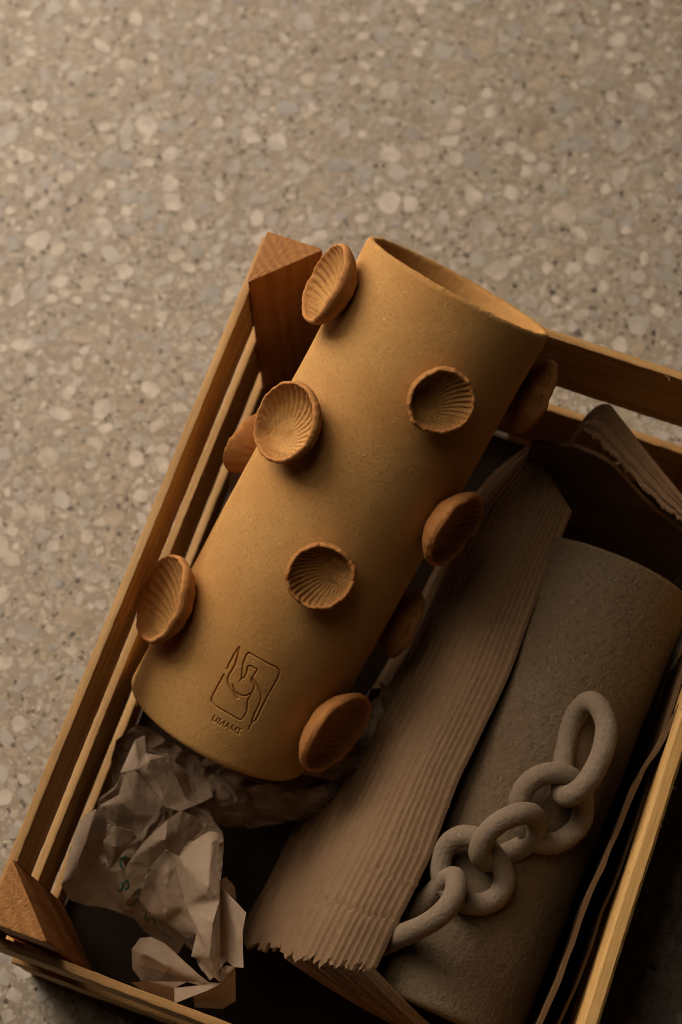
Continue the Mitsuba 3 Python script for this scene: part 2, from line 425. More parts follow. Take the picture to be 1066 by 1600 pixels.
def ochre_body():
    import shapely
    # fine steps in the stamped area, coarse elsewhere
    xa = np.arange(-13.5, 20.51, 0.2) / 1000 / VR
    xb = np.linspace(xa[-1], xa[0] + 2 * np.pi, 300)[1:-1]
    ang = np.r_[xa, xb]
    s = np.r_[np.linspace(0.0045, 0.0215, 18, endpoint=False), np.arange(21.5, 74.0, 0.2) / 1000, np.linspace(0.0742, VL - 0.0022, 190)]
    m = len(ang)
    A, S = np.meshgrid(ang, s)
    R = np.full(A.shape, VR)
    # stamp
    lines = shapely.MultiLineString([shapely.LineString(g) for g in GROOVES])
    x_mm, s_mm = A * VR * 1000, S * 1000
    area = (x_mm > -13.4) & (x_mm < 20.4) & (s_mm > 21.6) & (s_mm < 74)
    pts = shapely.points(x_mm[area], s_mm[area])
    d = shapely.distance(lines, pts)
    txt = lettering_polygon()
    dt = np.where(shapely.contains(txt, pts), -shapely.distance(txt.boundary, pts), shapely.distance(txt, pts))
    groove = 1.3 * np.exp(-((d / 0.48) ** 2) ** 1.3) - 0.16 * np.exp(-((d - 0.95) / 0.4) ** 2)
    word = 0.95 / (1 + np.exp(dt / 0.11))
    depth = np.zeros(A.shape)
    depth[area] = np.maximum(groove, word)
    is_line = np.zeros(A.shape, bool)
    is_line[area] = d < 0.62
    is_word = np.zeros(A.shape, bool)
    is_word[area] = dt < 0.2
    R -= depth / 1000
    # hand-made unevenness
    Q = vase_point(A, S, R)
    R += (meshkit.fbm(Q * 26, 3, 4) - 0.5) * 0.0014
    rows = [vase_point(A, S, R)]

    def ring(sv, rv, rough=0.0, seed=0, sr=0.0):
        q = vase_point(ang, np.full(m, sv), np.full(m, rv))
        k = meshkit.fbm(q * 300, 3, seed) - 0.5
        return vase_point(ang, sv + k * sr, rv + k * rough)[None]
    bottom = [ring(0.0, r) for r in (0.0, 0.02, 0.04, VR - 0.006)] + [ring(0.0004, VR - 0.0035), ring(0.0012, VR - 0.0014), ring(0.0026, VR - 0.0004)]
    rim = [ring(VL - 0.0011, VR - 0.0003, 0.0009, 2, 0.0004), ring(VL - 0.0003, VR - 0.0011, 0.0009, 3, 0.0012), ring(VL, VR - 0.0026, 0.0006, 4, 0.0014), ring(VL - 0.0004, VR - VT + 0.001, 0.0009, 5, 0.0012),
           ring(VL - 0.0014, VR - VT + 0.0002, 0.0009, 6)]
    inner = [ring(sv, VR - VT, 0.0008, 7) for sv in np.linspace(VL - 0.003, 0.008, 60)] + [ring(0.007, r) for r in (0.045, 0.02, 0.0)]
    g = np.concatenate([*bottom, *rows, *rim, *inner])
    n = len(g)
    f = grid_faces(n, m, True)
    nb = len(bottom)
    lab = np.zeros((n, m), int)
    lab[nb:nb + len(s)][is_line] = 1
    lab[nb:nb + len(s)][is_word] = 2
    lf = lab.reshape(-1)[f].min(1) * (lab.reshape(-1)[f].max(1) == lab.reshape(-1)[f].min(1))
    mesh = trimesh.Trimesh(g.reshape(-1, 3), f, process=False)
    nor = meshkit.arrays(mesh, True)[2]
    for k, name, lb in ((0, "body", None), (1, "stamped_emblem", "pressed line emblem of an arm holding a small flask in a rounded frame"), (2, "stamped_lettering", "pressed lettering reading UMAMI below the emblem")):
        sub = f[lf == k]
        used, inv = np.unique(sub, return_inverse=True)
        path = meshkit.write_ply((g.reshape(-1, 3)[used], inv.reshape(-1, 3)), False, normals=nor[used])
        scene["ochre_vase__" + name] = {"type": "ply", "filename": path, "face_normals": False, "bsdf": {"type": "ref", "id": "ochre_clay"}}
        if lb:
            tag("ochre_vase__" + name, lb)


ochre_body()


def shell(phi, s, hinge, size, depth=0.012, aspect=1.0, tilt=(0, 0), lift=0.0, seed=0, ribs=27, redness=0.0, label=None, amp=0.0008):
    """A cupped cockle shell pressed on by its back. phi (degrees) and s: where on the vase; hinge: direction of its hinge in the vase's surface (degrees, 0 = around to the right, 90 = towards the mouth);
    size: diameter; tilt: extra lean of its opening (degrees around the axis, along the axis)."""
    r = np.random.default_rng(seed)
    N, M = 26, 144
    th = np.arange(M) / M * 2 * np.pi
    rad = size / 2 - 0.0018
    # outline with the hinge at -y: slightly drawn out to the hinge
    ox, oy = np.cos(th) * aspect, np.sin(th)
    oy = np.where(oy < 0, oy * 1.04, oy)
    pinch = np.where(oy < 0, 1 - 0.16 * np.abs(oy) ** 2.2, 1)
    ox = ox * pinch
    wav = 1 + 0.045 * (meshkit.fbm(np.c_[np.cos(th) * 1.6 + seed, np.sin(th) * 1.6, np.full(M, seed)], 3, seed) - 0.5) * 2
    ox, oy = ox * wav * rad, oy * wav * rad
    hy = -0.90 * rad

    def inner(rho):
        x, y = ox * rho, oy * rho
        # the deepest place lies towards the hinge
        cx = 0.0
        cy = -0.18 * rad * (1 - rho ** 2)
        y = y + cy
        z = -depth * (1 - rho ** 2.6) ** 0.85
        psi = np.arctan2(x, y - hy + 1e-5)
        dist = np.hypot(x, y - hy) / rad
        k = np.clip((dist - 0.12) / 0.5, 0, 1)
        rib = np.cos(psi * ribs * 2 + 0.6 * np.sin(3 * psi + seed)) * amp * k * (0.35 + 1.0 * rho ** 2)
        return x, y, z + rib

    rows, uvs = [], []
    for rho in np.linspace(0.02, 0.97, N):
        x, y, z = inner(np.full(M, rho))
        rows.append(np.c_[x, y, z])
        uvs.append(np.full(M, 0.05 + 0.35 * max(0, (rho - 0.75) / 0.25)))
    wall = 0.0030
    lip = meshkit.fbm(np.c_[np.cos(th) * 9 + 5 * seed, np.sin(th) * 9, np.zeros(M)], 3, seed + 3) - 0.5
    lump = meshkit.fbm(np.c_[np.cos(th) * 3 + 5 * seed, np.sin(th) * 3, np.zeros(M)], 2, seed + 9) - 0.5
    rx, ry = ox / np.hypot(ox, oy), oy / np.hypot(ox, oy)
    zr = lump * 0.0022
    edge = inner(np.full(M, 0.97))[2]
    for k, (o, z) in enumerate(((0.0002, 0.0006), (0.0008, 0.0010), (0.0017, 0.0009), (0.0026, 0.0002), (wall, -0.0012))):
        o = o + lip * 0.0009
        rows.append(np.c_[ox * 0.985 + rx * o, oy * 0.985 + ry * o, np.where(k < 1, (edge + z) * 0.5, z) + zr + lip * 0.0008])
        uvs.append(np.full(M, 0.62 if k < 4 else 0.6))
    back = depth + 0.0036
    for rho in np.linspace(0.985, 0.05, 15):
        x, y = (ox + rx * wall) * rho, (oy + ry * wall) * rho
        z = -back * (1 - rho ** 2.4) ** 0.8 - 0.0015 + zr * rho
        q = np.c_[x, y, z]
        q[:, 2] += (meshkit.fbm(q * 220 + seed, 3, seed) - 0.5) * 0.0012
        rows.append(q)
        uvs.append(np.full(M, 0.25 + 0.4 * rho ** 3))
    v = np.array(rows)
    n = len(v)
    for k in range(3):
        v[:, :, k] += (meshkit.fbm(v * 500 + 31 * k + seed, 2, seed + k) - 0.5) * 0.0005
    v = v.reshape(-1, 3)
    f = grid_faces(n, M, True)
    uv = np.concatenate(uvs)
    c0, c1 = len(v), len(v) + 1
    f = np.vstack([f, np.c_[np.full(M, c0), np.roll(np.arange(M), -1), np.arange(M)], np.c_[np.full(M, c1), (n - 1) * M + np.arange(M), (n - 1) * M + np.roll(np.arange(M), -1)]])
    v = np.vstack([v, v[:M].mean(0), v[-M - 0:][:M].mean(0)])
    uv = np.r_[uv, 0.05, 0.25] + redness
    ph = math.radians(phi)
    nrm = math.sin(ph) * E1 + math.cos(ph) * E2
    around = math.cos(ph) * E1 - math.sin(ph) * E2
    centre = VB + VA * s + nrm * (VR + depth + 0.0032 + lift)
    h = math.radians(hinge)
    hd = around * math.cos(h) + VA * math.sin(h)
    Y = -hd
    Z = nrm
    X = np.cross(Y, Z)
    B = np.array([X, Y, Z])
    Q = Rot.from_rotvec(VA * math.radians(tilt[0])) * Rot.from_rotvec(around * math.radians(tilt[1]))
    v = (v @ B) @ Q.as_matrix().T + centre
    put("ochre_vase__shell", (v, f), "shell_clay", smooth=True, uv=np.c_[uv, uv], label=label)


SHELLS = [(-66, 0.280, -45, 0.048), (-41, 0.2025, -117, 0.047), (-112, 0.1625, 180, 0.040), (17.5, 0.2585, -115, 0.0375), (106, 0.2745, -90, 0.047),
          (64, 0.190, -107, 0.048), (8.2, 0.1365, 35, 0.0385), (-60, 0.068, -35, 0.054), (105, 0.112, 0, 0.044), (60, 0.0465, -125, 0.055)]
for k, (a, b, c, d) in enumerate(SHELLS):
    shell(a, b, c, d, seed=k + 1, redness=(0, 0, .2, 0, .45, .3, .05, 0, .7, .35)[k], ribs=(26, 25, 24, 28, 24, 26, 29, 24, 24, 27)[k], depth=(.012, .013, .011, .011, .012, .0115, .0115, .0125, .011, .012)[k])  # shells round the right and far sides get a redder tint

# ------------------------------------------------------------------ grey vase with a chain of clay links
GC, GR, GL = np.array([0.272, -0.115, 0.122]), 0.054, 0.292
GA = np.array([math.sin(math.radians(3.5)), math.cos(math.radians(3.5)), 0.07])
GA /= np.linalg.norm(GA)
G1 = np.cross(GA, [0, 0, 1.0])
G1 /= np.linalg.norm(G1)
G2 = np.cross(G1, GA)
tag("grey_vase", "rough grey brown clay cylinder vase with a clay chain lying in the cardboard", "vase")


def grey_point(a, s, r):
    """a: degrees from straight up, s: distance below the mouth."""
    a = math.radians(a)
    return GC - GA * s + r * (math.sin(a) * G1 + math.cos(a) * G2)


def grey_body():
    m = 300
    ang = np.arange(m) / m * 2 * np.pi
    prof = [(GL, 0.0), (GL, 0.03), (GL, GR - 0.004), (GL - 0.001, GR - 0.0012), (GL - 0.003, GR)] + [(s, GR) for s in np.linspace(GL - 0.005, 0.003, 150)] + \
           [(0.0012, GR - 0.0004), (0.0003, GR - 0.0014), (0.0, GR - 0.003), (0.0006, GR - 0.0048), (0.003, GR - 0.0056)] + [(s, GR - 0.0056) for s in np.linspace(0.005, GL - 0.01, 40)] + [(GL - 0.008, 0.03), (GL - 0.008, 0.0)]
    v = np.array([[GC - GA * s + r * (math.sin(a) * G1 + math.cos(a) * G2) for a in ang] for s, r in prof])
    rad = np.sin(ang)[:, None] * G1 + np.cos(ang)[:, None] * G2
    v = v + rad[None] * ((meshkit.fbm(v * 25, 3, 3) - 0.5) * 0.0016 + (meshkit.fbm(v * 380, 3, 6) - 0.5) * 0.0007)[..., None]
    put("grey_vase__body", (v.reshape(-1, 3), grid_faces(len(prof), m, True)[:, ::-1]), "grey_clay", smooth=60)


grey_body()


def link(pts, r0=0.0078, seed=0, closed=True, taper=None):
    p = spline(pts, 120, closed)
    n, m = len(p), 40
    t = np.roll(p, -1, 0) - np.roll(p, 1, 0) if closed else np.gradient(p, axis=0)
    t /= np.linalg.norm(t, axis=1)[:, None]
    ref = np.array([0.1, 0.2, 1.0])
    a = np.cross(t, ref)
    for i in range(n):
        if i:
            a[i] = a[i - 1] - t[i] * (a[i - 1] @ t[i])
        a[i] /= np.linalg.norm(a[i])
    if closed:                                             # take out the twist
        q = a[-1] - t[0] * (a[-1] @ t[0])
        q /= np.linalg.norm(q)
        tw = math.atan2(np.cross(q, a[0]) @ t[0], q @ a[0])
        a = np.array([Rot.from_rotvec(t[i] * tw * i / n).apply(a[i]) for i in range(n)])
    b = np.cross(t, a)
    th = np.arange(m) / m * 2 * np.pi
    rad = r0 * (np.ones(n) if taper is None else np.interp(np.linspace(0, 1, n), *zip(*taper)))
    d = np.cos(th)[None, :, None] * a[:, None] + np.sin(th)[None, :, None] * b[:, None]
    v = p[:, None] + d * rad[:, None, None]
    v = v + d * ((meshkit.fbm(v * 60 + seed, 3, seed) - 0.5) * 0.0009 + (meshkit.fbm(v * 600 + seed, 2, seed) - 0.5) * 0.0006)[..., None]
    f = grid_faces(n + 1, m, True) % (n * m) if closed else grid_faces(n, m, True)
    v = v.reshape(-1, 3)
    if not closed:
        f = np.vstack([f, np.c_[np.full(m, len(v)), np.roll(np.arange(m), -1), np.arange(m)], np.c_[np.full(m, len(v) + 1), (n - 1) * m + np.arange(m), (n - 1) * m + np.roll(np.arange(m), -1)]])
        v = np.vstack([v, p[0], p[-1]])
    put("grey_vase__chain_link", (v, f), "link_clay", smooth=True)


def ring(c, ax_long, half_long, nrm, half_short, r0=0.0078, seed=0):
    """An oval link: centre, direction and half-lengths of its centre line, and the normal of its plane."""
    x = np.array(ax_long, float)
    x /= np.linalg.norm(x)
    n = np.array(nrm, float)
    n -= x * (n @ x)
    n /= np.linalg.norm(n)
    y = np.cross(n, x)
    th = np.arange(16) / 16 * 2 * np.pi
    link([np.array(c) + half_long * math.cos(t) * x + half_short * math.sin(t) * y for t in th], r0, seed)


def on_grey(u, v, h):
    """The point h above the grey vase's surface seen at (u, v) of the photograph."""
    d = ray(u, v)
    o = EYE - GC
    dp, op = d - GA * (d @ GA), o - GA * (o @ GA)
    A, Bq, C = dp @ dp, op @ dp, op @ op - (GR + h) ** 2
    t = (-Bq - math.sqrt(max(Bq * Bq - A * C, 0))) / A
    return EYE + d * t


def path_link(spec, r0=0.0078, seed=0, closed=True, taper=None):
    link([on_grey(u, v, h) for u, v, h in spec], r0, seed, closed, taper)


# u, v, height of the centre line above the vase
path_link([(926, 1097, .014), (944, 1120, .021), (946, 1160, .027), (931, 1200, .029), (905, 1235, .026), (884, 1244, .017), (877, 1226, .007), (880, 1190, .0), (888, 1145, -.002), (905, 1110, .004)], 0.0064, 1)
path_link([(893, 1216, .013), (911, 1248, .010), (905, 1290, .006), (872, 1316, .004), (834, 1312, .006), (815, 1280, .009), (814, 1245, .012), (835, 1217, .015), (866, 1208, .015)], 0.0064, 2)
path_link([(750, 1333, .020), (760, 1305, .027), (790, 1280, .030), (825, 1271, .026), (838, 1288, .014), (822, 1318, .005), (790, 1335, .0), (765, 1345, .008)], 0.0064, 3)
path_link([(770, 1335, .011), (788, 1368, .008), (780, 1398, .006), (745, 1413, .006), (710, 1400, .008), (690, 1368, .010), (694, 1330, .012), (718, 1308, .014), (748, 1312, .014)], 0.0064, 4)
path_link([(712, 1374, .022), (709, 1402, .029), (685, 1432, .031), (652, 1452, .023), (615, 1468, .012), (590, 1474, .004), (604, 1450, -.002), (645, 1424, .0), (688, 1385, .008)], 0.0064, 5)
ring((at(634, 1416, .110)), (1, 0, .9), 0.0215, (-0.75, 0.1, 0.7), 0.018, 0.0064, 6)

# ------------------------------------------------------------------ corrugated cardboard between the vases
def sheet_grid(right, left, n, m, ribs, amp, drop=3.0, pinch=5.0):
    """A ruled sheet between two edges (points u, v, z), ribbed along its length."""
    def along(e):
        e = np.asarray(e, float)
        d = np.r_[0, np.cumsum(np.hypot(*np.diff(e[:, :2], axis=0).T))]
        return np.stack([np.interp(np.linspace(0, d[-1], n), d, e[:, k]) for k in range(3)], -1)
    P_, Q_ = along(right), along(left)
    R_, L_ = np.array([at(*q) for q in P_]), np.array([at(*q) for q in Q_])
    kk = np.linspace(0, 1, m)
    g = np.array([[at(*(p * (1 - k) + q * k)[:2], p[2] + (q[2] - p[2]) * k ** drop) for k in kk] for p, q in zip(P_, Q_)])
    du = L_ - R_
    dv = np.gradient((R_ + L_) / 2, axis=0)
    nr = np.cross(du, dv)
    nr /= np.linalg.norm(nr, axis=1)[:, None]
    nr *= np.sign(nr[:, 2:3])
    ph = np.linspace(0, ribs, m)
    ph = ph + 0.5 * (meshkit.noise(np.c_[ph * 0.7, 0 * ph, 0 * ph], 3) - 0.5)
    rib = np.abs(np.cos(np.pi * ph)) ** pinch
    i, j = np.meshgrid(np.linspace(0, 7, n), ph, indexing="ij")
    crush = 0.45 + 0.85 * meshkit.fbm(np.stack([i * 1.3, j * 0.8, 0 * i], -1), 3, 21)
    g = g + nr[:, None] * (amp * rib[None] * crush)[..., None]
    return g, nr


def thick(g, nr, t):
    """The grid as a closed sheet of thickness t."""
    n, m = g.shape[:2]
    a, b = g.reshape(-1, 3), (g - nr * t).reshape(-1, 3)
    f = grid_faces(n, m)
    edge = np.r_[np.arange(m), np.arange(1, n) * m + m - 1, (n - 1) * m + np.arange(m - 2, -1, -1), np.arange(n - 2, 0, -1) * m]
    e2 = np.roll(edge, -1)
    k = n * m
    return np.vstack([a, b]), np.vstack([f, f[:, ::-1] + k, np.c_[edge, edge + k, e2], np.c_[e2, edge + k, e2 + k]])


RIGHT_EDGE = [(583, 1516, .168), (612, 1455, .171), (666, 1345, .171), (716, 1212, .169), (752, 1140, .168), (790, 1060, .166), (850, 905, .160), (893, 798, .153), (866, 755, .140)]
LEFT_EDGE = [(372, 1470, .020), (392, 1430, .020), (425, 1370, .020), (450, 1320, .022), (480, 1265, .024), (510, 1215, .026), (545, 1150, .032), (580, 1082, .04), (620, 1010, .05), (660, 928, .065), (700, 850, .08), (725, 805, .092),
             (740, 775, .105), (775, 735, .113), (825, 697, .12)]


def corrugated():
    n, m = 260, 440
    g, nr = sheet_grid(RIGHT_EDGE, LEFT_EDGE, n, m, 18, 0.0014)
    nrm = np.broadcast_to(nr[:, None], g.shape)
    # creases across the ribs, and hand-bent unevenness
    vv = np.linspace(0, 1, n)[:, None]
    uu = np.linspace(0, 1, m)[None]
    q = np.stack([uu * 3 + 0 * vv, vv * 5 + 0 * uu, 0 * uu + 0 * vv], -1)
    dz = (meshkit.fbm(q, 3, 5) - 0.5) * 0.0022
    for c0, dep, w, u1 in ((0.105, 0.0011, 0.0035, 0.62), (0.185, 0.0009, 0.003, 0.4), (0.34, 0.0006, 0.003, 0.35)):
        line = c0 + 0.012 * (meshkit.fbm(np.stack([uu[0] * 25, 0 * uu[0], 0 * uu[0]], -1), 2, int(c0 * 100)) - 0.5) * 2
        dz -= dep * np.exp(-(((vv - line) / w) ** 2)) * (1 / (1 + np.exp((uu - u1) * 30)))
    # torn lower edge
    tear = (meshkit.fbm(np.stack([uu[0] * 40, 0 * uu[0], 0 * uu[0]], -1), 3, 2) - 0.5) * 0.011
    g = g + nrm * dz[..., None]
    along = g[3] - g[0]
    along /= np.linalg.norm(along, axis=1)[:, None]
    g = g - along[None] * (tear[None] * np.clip(1 - vv / 0.03, 0, 1))[..., None]
    v, f = thick(g, nrm, 0.0022)
    put("corrugated_sheet", (v, f), "cardboard", smooth=40, label="brown ribbed corrugated cardboard sheet sloping between the two vases", category="cardboard")
    # the lower end bent down below the grey vase's foot
    top = g[0, :280][::-1]
    k = np.linspace(0, 1, 60)[:, None, None]
    ss = np.linspace(0, 1, 280)[:, None]
    end = at(636, 1606, 0.05) * (1 - ss) + at(692, 1625, 0.125) * ss
    mid = (top + end) / 2 + np.array([0.0, -0.004, 0.004])
    h = top[None] * (1 - k) ** 2 + 2 * mid[None] * k * (1 - k) + end[None] * k ** 2
    du, dv = np.gradient(h, axis=1), np.gradient(h, axis=0)
    nn = np.cross(du, dv)
    nn /= np.linalg.norm(nn, axis=2)[..., None] + 1e-9
    nn *= np.sign((nn * (EYE - h)).sum(2))[..., None]
    h = h - nn * 0.0003
    v, f = thick(h, nn, 0.002)
    put("corrugated_sheet__bent_end", (v, f), "cardboard", smooth=40)


corrugated()

# ------------------------------------------------------------------ cardboard liner around the grey vase
tag("cardboard_liner", "brown cardboard box liner, its panels and base darkened to stand for shade, with a torn folded flap at the far end", "cardboard")


def strip(key, top, bottom, t, n=120, m=30, rough=0.0012, seed=1, label=None, bsdf="cardboard", torn=0):
    """A cardboard panel between a top and a bottom edge, given as points."""
    A, B = spline(top, n), spline(bottom, n)
    k = np.linspace(0, 1, m)[None, :, None]
    g = A[:, None] * (1 - k) + B[:, None] * k
    nn = np.cross(np.gradient(g, axis=0), np.gradient(g, axis=1))
    nn /= np.linalg.norm(nn, axis=2)[..., None] + 1e-9
    nn *= np.sign((nn * (EYE - g)).sum(2).mean())
    g = g + nn * ((meshkit.fbm(g * 45, 3, seed) - 0.5) * rough * 3)[..., None] + np.array([0, 0, 1.0]) * ((meshkit.fbm(g * 130, 3, seed + 4) - 0.5) * rough * np.linspace(1, 0, m)[None])[..., None]
    if torn:
        gr = meshkit.fbm(np.c_[np.arange(m) * 0.33, np.full(m, 3.3), np.zeros(m)], 3, seed) - 0.5
        g = g + nn * gr[None, :, None] * 0.005
        j = (meshkit.fbm(np.c_[np.arange(n) * 0.22, np.zeros(n), np.zeros(n)], 3, seed) - 0.5) * torn
        g = g + ((B - A) / np.linalg.norm(B - A, axis=1)[:, None] * j[:, None])[:, None] * (np.linspace(0, 1, m) ** 4)[None, :, None]
    v, f = thick(g, nn, t)
    put(key, (v, f), bsdf, smooth=40, label=label)


# far end panel, its shade put into the cardboard colour
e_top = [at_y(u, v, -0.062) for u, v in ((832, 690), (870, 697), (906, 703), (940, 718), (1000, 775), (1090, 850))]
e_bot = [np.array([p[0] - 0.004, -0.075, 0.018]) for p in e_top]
strip("cardboard_liner__end_panel", e_top, e_bot, 0.003, seed=3, bsdf="shaded_cardboard")
base = np.array([[x, y, .0145] for y in np.linspace(-.452, -.012, 60) for x in np.linspace(.008, .331, 50)])  # added sheet, its blackness stands in for shade inside the crate
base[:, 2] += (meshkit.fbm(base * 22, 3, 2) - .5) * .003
put("cardboard_liner__base", (base, grid_faces(60, 50)), "shade_black", smooth=True, label="added near black sheet over the crate bottom standing in for deep shade")
# right side panels
s_top = [at(u, v, 0.168) for u, v in ((1110, 985), (1066, 1090), (1027, 1163), (1000, 1205), (985, 1240), (960, 1300), (935, 1360), (912, 1412), (893, 1470), (870, 1530), (840, 1596), (815, 1650))]
s_bot = [np.array([p[0] + 0.004, p[1], 0.03]) for p in s_top]
strip("cardboard_liner__side_panel", s_top, s_bot, 0.0026, seed=5, rough=0.0011, bsdf="shaded_cardboard")
s_top2 = [np.array([min(W - 0.0115, p[0] + 0.012), p[1], 0.148 + 0.002 * math.sin(k * 1.7)]) for k, p in enumerate(s_top)]
strip("cardboard_liner__side_panel", s_top2, [np.array([min(W - 0.012, p[0] + 0.009), p[1], 0.03]) for p in s_bot], 0.0016, seed=6, rough=0.0005, bsdf="shaded_cardboard")

# torn flap folded over at the far end: spine points (upper edge, lower edge)
f_up = [at(899, 680, .100), at(916, 652, .112), at(934, 634, .122), at(950, 631, .127), at(968, 650, .128), at(1000, 692, .130), at(1033, 734, .133), at(1066, 776, .136), at(1105, 826, .140)]
f_lo = [at(888, 698, .096), at(900, 684, .104), at(910, 672, .111), at(922, 678, .118), at(944, 698, .122), at(990, 747, .125), at(1030, 786, .128), at(1066, 817, .131), at(1105, 862, .134)]
strip("cardboard_liner__torn_flap", f_up, f_lo, 0.0028, n=220, m=30, seed=9, rough=0.0010, torn=0.0045, label="folded cardboard flap with a torn ragged edge")


def scraps():
    """Curled shreds of liner paper along the tear."""
    r = np.random.default_rng(4)
    vs, fs, o = [], [], 0
    for pts, w in (([(945, 692), (950, 702), (957, 707), (966, 712), (972, 718)], .0022), ([(972, 720), (960, 726), (948, 724), (938, 726), (932, 722), (930, 735), (936, 744)], .0028),
                   ([(931, 732), (940, 738), (950, 741)], .006), ([(958, 704), (972, 722), (990, 742), (1003, 760)], .0014), ([(930, 742), (938, 746), (946, 744)], .005)):
        p = spline([at(u, v, .131 + .003 * math.sin(k * 2.3)) for k, (u, v) in enumerate(pts)], 40)
        t = np.gradient(p, axis=0)
        n_ = np.cross(t, [0.3, 0.2, 1.0])
        n_ /= np.linalg.norm(n_, axis=1)[:, None]
        tw = np.array([0.2, 0.3, 0.9]) * np.sin(np.linspace(0, 5, 40))[:, None] * 0.6
        d = (n_ + tw) * w * (0.4 + 0.8 * meshkit.noise(np.c_[np.arange(40) * .35, np.full(40, o), np.zeros(40)]))[:, None]
        g = np.stack([p - d / 2, p, p + d / 2], 1)
        g[:, 1, 2] += .0006
        vs.append(g.reshape(-1, 3))
        fs.append(grid_faces(40, 3) + o)
        o += 120
    put("cardboard_liner__torn_shred", (np.vstack(vs), np.vstack(fs)), "cardboard", smooth=40)


scraps()

# ------------------------------------------------------------------ crumpled kraft paper
def paper(patches, seed, step=0.0022, crinkle=0.0007, relief=0.62, soft=16, up=0.0, scale=(0.2533, 150, 1240)):
    """Folded facets of one crumpled sheet. Each patch: a list of corners (u, v, z) and, optionally, inner crease points; u, v measured on an enlarged piece of the photograph."""
    import shapely
    vs, fs, o = [], [], 0
    for k, (outline, creases, *own) in enumerate(patches):
        cr = own[0] if own else crinkle
        P = np.array([(scale[1] + scale[0] * u, scale[2] + scale[0] * v, z) for u, v, z in list(outline) + list(creases)], float)
        poly = shapely.Polygon(P[:len(outline), :2]).buffer(0.01)
        tri = Delaunay(P[:, :2]).simplices
        tri = [t for t in tri if poly.contains(shapely.Point(*P[t, :2].mean(0)))]
        A_ = np.c_[P[:, :2], np.ones(len(P))]
        flat = A_ @ np.linalg.lstsq(A_, P[:, 2], rcond=None)[0]
        P[:, 2] = flat + relief * (P[:, 2] - flat) + up
        W3 = np.array([at(*q) for q in P])
        m = trimesh.Trimesh(W3, np.array(tri), process=False)
        v, f = trimesh.remesh.subdivide_to_size(m.vertices, m.faces, step, max_iter=9)
        m = trimesh.Trimesh(v, f, process=True)
        m.merge_vertices()
        v = np.array(m.vertices)
        # soften the creases slightly, keep the outline
        lap = trimesh.smoothing.laplacian_calculation(m)
        edges = m.edges_sorted
        _, idx, cnt = np.unique(edges, axis=0, return_index=True, return_counts=True)
        border = np.unique(edges[idx[cnt == 1]])
        for _ in range(soft):
            w = lap.dot(v)
            w[border] = v[border]
            v = 0.5 * v + 0.5 * w
        q = v * 70 + k * 13.7
        ridge = 1 - np.abs(2 * meshkit.noise(q, seed) - 1)
        ridge2 = 1 - np.abs(2 * meshkit.noise(q * 2.3 + 5, seed + 1) - 1)
        v = v + np.array([0.1, -0.25, 1.0]) * (cr * (ridge ** 3 + 0.4 * ridge2 ** 3 - 0.5))[:, None] + np.array([1.0, 0.4, 0.0]) * ((meshkit.noise(q * 1.3 + 50, seed) - 0.5) * cr)[:, None]
        vs.append(v)
        fs.append(np.array(m.faces) + o)
        o += len(v)
    return np.vstack(vs), np.vstack(fs)


